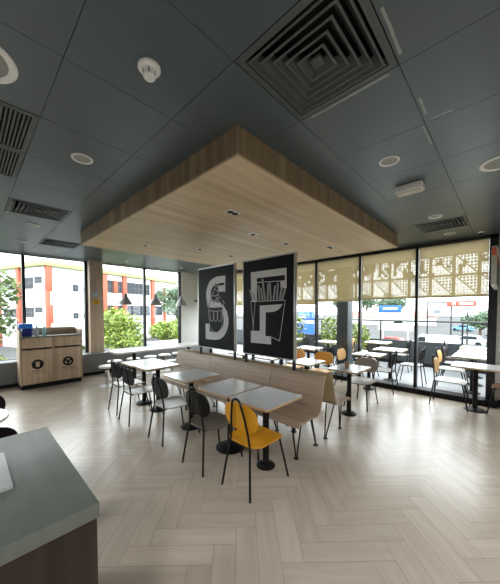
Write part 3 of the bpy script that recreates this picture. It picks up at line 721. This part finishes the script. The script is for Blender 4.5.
# ------------------------------------------------------------------ tables and chairs behind the bench
RG = 'square tables behind the booth bench'
table('pale grey square table behind the nearest bench end, before the taupe chair', (4.24, 1.83, 0), .58, .48, .12, group=RG)
table('pale grey square table in front of the amber chair behind the bench', (4.24, 2.63, 0), .58, .48, .12, group=RG)
table('pale grey square table behind the gap between the letter panels', (4.24, 3.42, 0), .58, .48, .12, group=RG)
table('pale grey square table behind the left letter panel', (4.24, 4.22, 0), .58, .48, .12, group=RG)
RC = 'dining chairs behind the booth bench'
chair('taupe grey dining chair behind the bench end, facing the viewer', GREYP, GREYP, (4.78, 1.84, 0), math.pi, RC)
am = chair('amber yellow dining chair behind the bench, right of the right letter panel', ORA, ORA, (4.92, 2.76, 0), math.pi, RC)
dup(am, (4.92, 3.42, 0), math.pi, 'amber yellow dining chair peeking out at the right edge of the right letter panel')
WG = 'tables along the right glazing'
WT = plain('white_laminate', (226, 227, 226), .25, var=.015)
table('white square table by the glazing, between natural and dark chairs', (5.90, 2.12, 0), .52, .56, .12, group=WG, top=WT)
table('white square table by the glazing left of the dark terrace column', (5.90, 3.60, 0), .52, .56, .12, group=WG, top=WT)
table('white square table at the right edge beside the black end post', (5.86, .37, 0), .56, .62, .15, group=WG, top=WT)
WC = 'chairs along the right glazing'
nat = chair('natural wood-backed chair with glare-pale seat at the rightmost white table', GLARE_SEAT, NAT, (5.86, .71, 0), -math.pi/2, WC)
dup(nat, (5.84, 2.50, 0), -math.pi/2, 'natural wood-backed chair before the dark terrace column')
drk = chair('dark brown chair seen side-on against the glazing, near the middle mullion', BRN, DRK, (5.94, 1.87, 0), math.pi/2, WC)
dup(drk, (5.88, 3.20, 0), math.pi/2, 'dark chair standing right at the foot of the dark terrace column')
dup(drk, (5.88, 4.14, 0), -math.pi/2, 'dark chair by the glazing, just right of the right letter panel edge')
chair('brown wood chair cut by the right edge of the photo at the rightmost table', plain('wood_brown_seat', (120, 90, 62), .4), NAT, (5.95, -.05, 0), math.pi/2, WC)

t = thing('paper_cup', 'small brown paper cup standing on the table behind the nearest bench end', 'cup', (4.15, 1.83, .75))
MB().lathe([(0, 0), (.028, 0), (.038, .10), (.035, .10), (.026, .006), (0, .006)], seg=24).build('body', plain('kraft_paper', (168, 138, 112), .7), t)
MB().lathe([(.036, .098), (.041, .098), (.041, .106), (.034, .106)], seg=24).build('rim', plain('cup_rim', (196, 178, 158), .6), t)
# board projecting from the tiled wall
t = thing('menu_lightbox', 'thin projecting food menu sign on the right wall, seen edge-on', 'sign', (0, 0, 0))
MB().box((5.0, .125, 2.02), (XR-.002, .185, 2.55), .006).build('case', plain('sign_case', (206, 208, 196), .4), t)
MB().box((5.02, .119, 2.44), (XR-.03, .125, 2.53)).build('header', WHITE, t)
MB().box((5.02, .119, 2.35), (XR-.03, .125, 2.44)).build('red_band', RED, t)
MB().box((5.02, .119, 2.04), (XR-.03, .125, 2.35)).build('picture', plain('sign_green', (60, 84, 56), .4, var=.4, nscale=9), t)
MB().box((4.996, .13, 2.42), (5.0, .18, 2.53)).build('end_stripe', plain('sign_coral', (224, 120, 96), .4), t)

# ================================================================== foreground counter
t = thing('service_counter', 'concrete-topped counter with dark wood body in the left foreground', 'counter', (0, 0, 0))
MB().box((-1.9, 1.085, .892), (.328, 2.04, .95), .004).build('worktop', CONC, t)
MB().box((-1.88, 1.095, .08), (.322, 2.015, .892), .003).build('body', COUNTW, t)
MB().box((-1.86, 1.14, 0), (.27, 1.98, .08)).build('toe_kick', BLACK, t)
t = thing('display_tray', 'white-rimmed dark display tray lying on the concrete counter', 'tray', (0, 0, .95))
MB().prism([(-.32, 1.42), (.115, 1.42), (.115, 1.79), (-.32, 1.79)], lambda a, b: (a, b, .0), lambda a, b: (a, b, .008)).build('plate', plain('tray_grey', (188, 192, 190), .4), t)
MB().box((.045, 1.42, .008), (.115, 1.79, .014), .002).box((-.32, 1.42, .008), (.045, 1.435, .014), .002).box((-.32, 1.74, .008), (.045, 1.79, .014), .002).build('rim', plain('tray_grey', (188, 192, 190), .4), t)
MB().box((-.32, 1.436, .008), (.044, 1.739, .011)).build('screen', plain('tray_dark', (60, 66, 84), .3), t)
t = thing('round_table', 'round white table cut by the left edge, behind the counter', 'table', (-.10, 3.25, 0))
MB().lathe([(0, .72), (.33, .72), (.35, .728), (.35, .745), (.345, .75), (0, .75)], seg=48).build('tabletop', plain('white_tabletop', (236, 236, 234), .25), t)
MB().lathe([(.035, .02), (.035, .71), (.12, .72), (0, .72)], seg=20).build('post', BLACK, t)
MB().lathe([(0, 0), (.2, 0), (.2, .012), (.04, .045), (0, .045)], seg=32).build('base', BLACK, t)
LG = 'chairs at the round table by the left edge'
def slat_chair(label, loc, rz):
    c = dup(drk, loc, rz, label, LG)
    return c
dup(drk, (.04, 3.62, 0), -math.pi/2-.1, 'dark chair beyond the round white table at the left edge', LG)
dup(brn, (.05, 2.90, 0), math.pi/2, 'dark brown chair between the counter and the round white table', LG)

# ================================================================== terrace outside the right glazing
struct('floor_terrace', MB().box((XR+.12, -6, -.25), (9.6, 14, 0)), TERR)
t = thing('terrace_railing', 'dark grey parapet with steel rail at the terrace edge', 'railing', (9.4, 0, 0))
MB().box((0, -6, 0), (.12, 14, .74)).build('parapet', PARA, t)
MB().box((-.02, -6, 0), (0, 14, .1)).build('kerb', BLACK, t)
MB().tube([(.06, -6, 1.35), (.06, 14, 1.35)], .025).build('handrail', FRAME, t)
for k in range(9): MB().box((.04, -3.4+k*2.14, .74), (.08, -3.36+k*2.14, 1.35)).build('post', FRAME, t)
OG = 'white tables on the terrace'
ot = []
for x, y, l in ((7.05, .50, 'nearest the glass behind the rightmost indoor table'), (7.85, .50, 'second out behind the rightmost indoor table'), (8.75, .55, 'outermost on the right by the parapet'), (6.98, 2.02, 'just outside the middle mullion'), (8.35, 2.75, 'farther out between column and middle mullion'), (7.5, 3.9, 'left of the dark column'), (8.0, 6.4, 'far left near the planter shrubs'), (7.4, 5.2, 'left near the glass behind the letter panels')):
    lab = 'white square terrace table '+l
    ot.append(table(lab, (x, y, 0), .6, .62, .14, group=OG, top=WT) if not ot else dup(ot[0], (x, y, 0), 0, lab, OG))
OC = 'wire-backed chairs on the terrace'
for x, y, rz, l, src in ((7.05, .84, -1, 'at the right table nearest the glass, left side', nat), (7.85, .86, -1, 'at the second right table, left side', drk), (8.75, .94, -1, 'at the outermost right table, left side', drk), (7.05, -.05, 1, 'at the right table nearest the glass, right side', drk), (7.85, -.05, 1, 'at the second right table, right side', drk),
    (6.98, 1.58, 1, 'right of the table outside the middle mullion', drk), (6.98, 2.60, -1, 'left of the table outside the middle mullion', drk), (8.35, 3.30, -1, 'left of the farther middle table', nat), (8.35, 2.18, 1, 'right of the farther middle table', drk), (7.5, 3.34, 1, 'right of the table beyond the dark column', nat), (7.5, 4.46, -1, 'left of the table beyond the dark column', drk), (7.9, 5.85, 1, 'right of the far left table by the shrubs', drk)):
    dup(src, (x, y, 0), rz*math.pi/2, 'outdoor chair '+l, OC)

def leafy(m, n, c, r, size, rnd):
    for _ in range(n):
        while True:
            d = Vector((rnd.uniform(-1, 1), rnd.uniform(-1, 1), rnd.uniform(-1, 1)))
            if .2 < d.length < 1: break
        p = Vector(c)+Vector((d.x*r[0], d.y*r[1], d.z*r[2]))
        a = Vector((rnd.uniform(-1, 1), rnd.uniform(-1, 1), rnd.uniform(-.6, .6))).normalized(); b = a.cross(Vector((rnd.uniform(-1, 1), rnd.uniform(-1, 1), rnd.uniform(-1, 1)))).normalized()
        s = size*rnd.uniform(.6, 1.3)
        vs = [m.bm.verts.new(p+a*s), m.bm.verts.new(p+b*s*.5), m.bm.verts.new(p-a*s), m.bm.verts.new(p-b*s*.5)]
        m.bm.faces.new(vs)
def tree(name, label, loc, h, r, n, leaf, size, seed, cat='tree', group=None, lobes=9):
    rnd = random.Random(seed); t = thing(name, label, cat, loc, 0, group)
    tr = MB().tube([(0, 0, 0), (.05*r, .03*r, h*.35), (-.03*r, .04*r, h*.75)], [.09*r+.01, .07*r+.01, .03*r+.004], 8)
    for k in range(5):
        a = k*1.3+seed; tr.tube([(0, 0, h*(.3+.07*k)), (math.cos(a)*r*.4, math.sin(a)*r*.4, h*(.48+.08*k)), (math.cos(a)*r*.7, math.sin(a)*r*.7, h*(.58+.08*k))], [.04*r+.004, .03*r+.003, .01*r+.002], 6)
    tr.build('trunk', BARK, t)
    m = MB()
    for k in range(lobes):
        a = k*2.4+seed; q = rnd.uniform(.15, .68); z = h*rnd.uniform(.5, .88)
        leafy(m, n//lobes, (math.cos(a)*r*q, math.sin(a)*r*q, z), (r*.5, r*.5, r*.42), size, rnd)
    m.build('foliage', leaf, t, smooth=False)
    return t
for x, y, h, l in ((8.85, 4.5, 1.35, 'nearer one, seen right of the letter panel'), (8.85, 5.9, 1.5, 'farther one, just at the letter panel edge'), (9.0, 3.62, 1.2, 'seen just right of the dark column')):
    t = thing('potted_shrub', 'leafy lime-green potted shrub by the terrace parapet, '+l, 'shrub', (x, y, 0), 0, 'shrubs on the terrace')
    rnd = random.Random(int(y*10))
    MB().lathe([(0, 0), (.13, 0), (.17, .3), (.15, .3), (.14, .27), (0, .27)], seg=20).build('pot', PARA, t)
    m = MB()
    for k in range(9): m.tube([(0, 0, .26), (.12*math.cos(k), .12*math.sin(k), h*.6), (.28*math.cos(k), .28*math.sin(k), h*.95)], [.008, .006, .003], 5)
    m.build('stems', BARK, t)
    m = MB(); leafy(m, 420, (0, 0, h*.7), (.30, .40, h*.4), .07, rnd); m.build('foliage', LEAF2, t, smooth=False)

# ================================================================== the world beyond
GZ = -3.0
struct('floor_street', MB().box((-160, -160, GZ-.5), (320, 320, GZ)), ASPH)
bd = thing('white_building', 'long white building with orange pillars behind the left windows', 'building', (6.6, 39.5, 0), math.radians(20))
MB().box((0, 0, GZ), (23.6, 14, 7.0), .02).build('walls', BWALL, bd)
MB().box((-.5, -.5, 7.0), (24, 14.4, 7.55), .03).build('roof_fascia', BYEL, bd)
MB().box((.8, 2.5, 7.55), (20, 12, 10.2), .03).build('roof_block', BWALL, bd)
for x0, x1, z0, z1 in ((-.1, .55, 4.0, 7.0), (-.1, .3, -3, 4.0), (.0, .6, .2, 2.4), (7.2, 8.0, GZ, 7.0), (10.79, 11.45, GZ, 7.0), (16.76, 17.48, GZ, 7.0), (19.89, 20.3, GZ, 6.0), (9.15, 9.75, 4.35, 6.2), (9.15, 9.75, .9, 2.5)):
    MB().box((x0, -.35, z0), (x1, .05, z1), .01).build('pillar', BORA, bd)
for y0, y1 in ((4.9, 5.5), (9.6, 10.3), (13.2, 13.8)): MB().box((-.35, y0, GZ), (.05, y1, 7.0), .01).build('pillar', BORA, bd)
def bwin(x0, x1, z0, z1, side, n=3):
    m = MB(); g = MB()
    w_ = (x1-x0)/n
    def bx(mm, a, b, c0, c1, d0, d1):
        if side == 'r': mm.box((a, d0, c0), (b, d1, c1))
        else: mm.box((d0, a, c0), (d1, b, c1))
    for k in range(n+1): bx(m, x0+k*w_-.03, x0+k*w_+.03, z0, z1, -.06, .02)
    bx(m, x0, x1, z0-.08, z0, -.08, .02); bx(m, x0, x1, z1, z1+.08, -.08, .02); bx(m, x0, x1, (z0+z1)/2-.03, (z0+z1)/2+.03, -.05, .02)
    o = m.build('window', plain('window_frame_grey', (96, 100, 104), .6), bd)
    bx(g, x0, x1, z0, z1, -.02, .01); g.build('pane', BWIN, o)
for z0, z1 in ((4.45, 6.1), (.95, 2.45)):
    bwin(8.2, 9.1, z0, z1, 'r', 2); bwin(9.8, 10.7, z0, z1, 'r', 2); bwin(11.6, 14, z0, z1, 'r', 3); bwin(14.1, 16.5, z0, z1, 'r', 3); bwin(17.7, 19.6, z0-1.0*(z0 > 2), z1-1.4*(z0 > 2), 'r', 3)
    bwin(3.2, 3.85, z0-.2, z1-1.1, 'r', 2); bwin(4.6, 5.6, z0-.2, z0+.3, 'r', 2)
    bwin(2.4, 4.2, z0, z1-.4, 'l', 4); bwin(.7, 2.1, z0+.6, z1-.4, 'l', 2); bwin(6.0, 9.0, z0, z1-.6, 'l', 5); bwin(10.6, 13, z0, z1-.6, 'l', 4)

TG = 'trees outside the left windows'
tree('leafy_tree', 'big leafy tree filling the left edge of the left window', (-.5, 19.5, GZ), 6.9, 2.7, 6500, LEAF, .17, 3, group=TG, lobes=14)
tree('leafy_tree', 'low lime-green tree at the left edge in front of the bigger tree', (-.4, 15.6, GZ), 4.6, 1.7, 3500, LEAF2, .12, 5, group=TG)
tree('leafy_tree', 'round lime-green tree beneath the left pendant lamp', (7.0, 18.2, GZ), 4.85, 1.75, 5000, LEAF2, .13, 8, group=TG, lobes=12)
tree('leafy_tree', 'lower lime-green tree beneath the middle and right pendant lamps', (10.7, 18.9, GZ), 4.0, 1.5, 4000, LEAF2, .12, 11, group=TG, lobes=12)
tree('leafy_tree', 'tall dull green tree behind the rightmost pendant lamp', (19, 31, GZ), 8.0, 2.3, 3500, LEAF3, .2, 12, group=TG)
tree('leafy_tree', 'young green tree beside the oak pillar, low in the left window', (4.5, 20.8, GZ), 3.2, 1.2, 2200, LEAF, .12, 14, group=TG)

# street on the right
def sign_frame(o): pass
RZ = -math.pi/2+.25      # turn a front facing local -Y toward the restaurant
t = thing('roadside_billboard', 'tall pale green roadside billboard with blue header beyond the terrace', 'billboard', (40, 11.0, GZ), RZ)
for x in (-1.5, 1.5): MB().tube([(x, .1, 0), (x, .1, 3)], .1).build('post', ALU, t)
MB().box((-2.1, 0, 2.0), (2.1, .2, 4.4), .02).build('board', plain('billboard_green', (190, 206, 192), .6, var=.08, nscale=.7), t)
MB().box((-2.1, -.03, 4.45), (.7, .17, 5.4), .02).build('header', BLUE, t)
MB().box((-1.5, -.04, 4.85), (.2, -.03, 5.1)).build('header_lettering', WHITE, t)
m = MB().prism([(-.6, 2.5), (1.6, 2.5), (1.7, 2.9), (1.2, 3.0), (.8, 3.4), (-.1, 3.4), (-.5, 3.0), (-.7, 2.9)], lambda a, b: (a, 0, b), lambda a, b: (a, -.02, b)); m.build('car_picture', plain('picture_white', (226, 226, 222), .5), t)
m = MB().prism([(-.35, 3.0), (1.0, 3.0), (.75, 3.32), (-.05, 3.32)], lambda a, b: (a, -.02, b), lambda a, b: (a, -.03, b)); m.build('window_picture', DARKG, t)
def car(label, loc, rz, mat, kind='car'):
    t = thing(kind, label, kind, loc, rz, 'vehicles on the street')
    if kind == 'van': prof = [(-2.3, .35), (-2.3, 2.0), (-2.2, 2.1), (.9, 2.1), (1.6, 1.25), (2.2, 1.1), (2.3, .9), (2.3, .35)]
    else: prof = [(-2.0, .35), (-2.05, .85), (-1.75, .95), (-1.3, 1.42), (.2, 1.45), (.95, .98), (1.9, .85), (2.0, .6), (2.0, .35)]
    MB().prism(prof, lambda a, b: (a, -.85, b), lambda a, b: (a, .85, b)).build('body', mat, t)
    gp = [(-1.25, 1.0), (-1.05, 1.36), (.15, 1.38), (.7, 1.0)] if kind == 'car' else [(.3, 1.3), (.3, 1.95), (.85, 1.95), (1.4, 1.3)]
    MB().prism(gp, lambda a, b: (a, -.87, b), lambda a, b: (a, .87, b)).build('side_window', DARKG, t)
    for x in (-1.3, 1.3):
        for s in (-1, 1):
            MB().prism([(.33*math.cos(k*math.pi/10), .33*math.sin(k*math.pi/10)) for k in range(20)], lambda a, b: (x+a, s*.7, .33+b), lambda a, b: (x+a, s*.88, .33+b)).build('wheel', BLACK, t)
    return t
car('red car on the street below the blue-headed billboard', (36, 10.6, GZ), math.pi/2, RED)
car('white van parked on the street seen over the terrace parapet', (34, 5.9, GZ), math.pi/2, WHITE, 'van')
car('silver car parked right of the white van', (46, 4.0, GZ), math.pi/2, SILV)
car('small blue car parked behind the silver one', (80, 7.6, GZ), math.pi/2-.3, plain('pale_blue_car', (110, 160, 206), .3))
car('grey car at the far right, near the end post', (53, 1.7, GZ), 1.5, plain('grey_car', (120, 124, 128), .3))
t = thing('double_post_sign', 'white double-post sign with a small picture, left of the orange sign', 'sign', (40, 6.1, GZ), RZ)
for x in (-1.2, 1.2): MB().tube([(x, .1, 0), (x, .1, 5.8)], .09).build('post', FRAME, t)
MB().box((-1.15, 0, 4.0), (1.15, .12, 5.7), .02).build('board', WHITE, t)
MB().box((-1.25, -.03, 3.9), (1.25, .1, 4.02)).box((-1.25, -.03, 5.68), (1.25, .1, 5.8)).box((-1.25, -.03, 4.02), (-1.13, .1, 5.68)).box((1.13, -.03, 4.02), (1.25, .1, 5.68)).build('frame', FRAME, t)
MB().box((-.6, -.02, 4.35), (.1, 0, 4.8)).build('picture', plain('grey_picture', (110, 118, 122), .5), t)
MB().box((-1.15, -.02, 5.5), (1.15, 0, 5.68)).build('top_band', plain('lilac_band', (178, 172, 190), .5), t)
t = thing('petrol_style_sign', 'orange-red shop sign on a pole seen over the street', 'sign', (40, 3.9, GZ), RZ)
t.name = 'shop_sign'
MB().tube([(.55, .1, 0), (.55, .1, 6.2)], .08).build('pole', FRAME, t)
MB().box((-1.45, 0, 5.2), (1.3, .14, 5.85), .02).build('board', plain('sign_orange', (214, 74, 54), .5), t)
MB().box((-.95, -.02, 5.38), (-.65, 0, 5.68)).box((-.3, -.02, 5.4), (1.0, 0, 5.62)).build('lettering', WHITE, t)
t = thing('site_hoarding', 'blue and white hoarding board beyond the terrace, right of the letter panel', 'hoarding', (26, 16.8, GZ), RZ-.25)
MB().box((-1.6, 0, 0), (1.6, .15, 4.6), .02).build('board', BLUE, t)
MB().box((-1.6, -.02, 3.3), (1.6, 0, 3.6)).box((-.9, -.02, 3.75), (.6, 0, 4.0)).box((-1.6, -.02, 1.0), (1.6, 0, 1.6)).build('white_print', WHITE, t)
MB().box((-1.65, .02, 4.6), (1.65, .2, 5.2)).build('upper_board', BWALL, t)
for k, (x, y, w_, l) in enumerate(((95, 36, 14, 'left of the billboard, nearest the column'), (110, 33, 16, 'just left of the blue billboard header'), (100, 22, 12, 'just right of the billboard'))):
    t = thing('red_roofed_house', 'distant white house with red roof '+l, 'house', (x, y, GZ), RZ, 'distant red-roofed houses')
    MB().box((-w_/2, 0, 0), (w_/2, 8, 2.6)).build('walls', BWALL, t)
    MB().prism([(-.6, 2.6), (8.6, 2.6), (4, 4.6)], lambda a, b: (-w_/2-.5, a, b), lambda a, b: (w_/2+.5, a, b)).build('roof', ROOFR, t)
HG = 'distant trees beyond the street'
for k, (x, y, h, r, l) in enumerate(((150, 70, 13, 5.5, 'leftmost of the far wooded row, by the dark column'), (150, 55.5, 15, 6, 'second of the far wooded row'), (165, 50, 15, 6, 'third of the far wooded row, left of the billboard'), (150, 41, 11, 5, 'just behind the blue billboard header'), (60, 3.3, 4.6, 2.6, 'right of the orange shop sign, near the end post'), (70, 1.2, 5, 2.6, 'farthest right beside the black end post'), (60, 44, 9, 3.5, 'seen above the blue and white hoarding'))):
    tree('distant_tree', 'distant hazy green tree '+l, (x, y, GZ), h, r, 2200, LEAF3, .5 if x > 100 else .25, 20+k, group=HG, lobes=8)
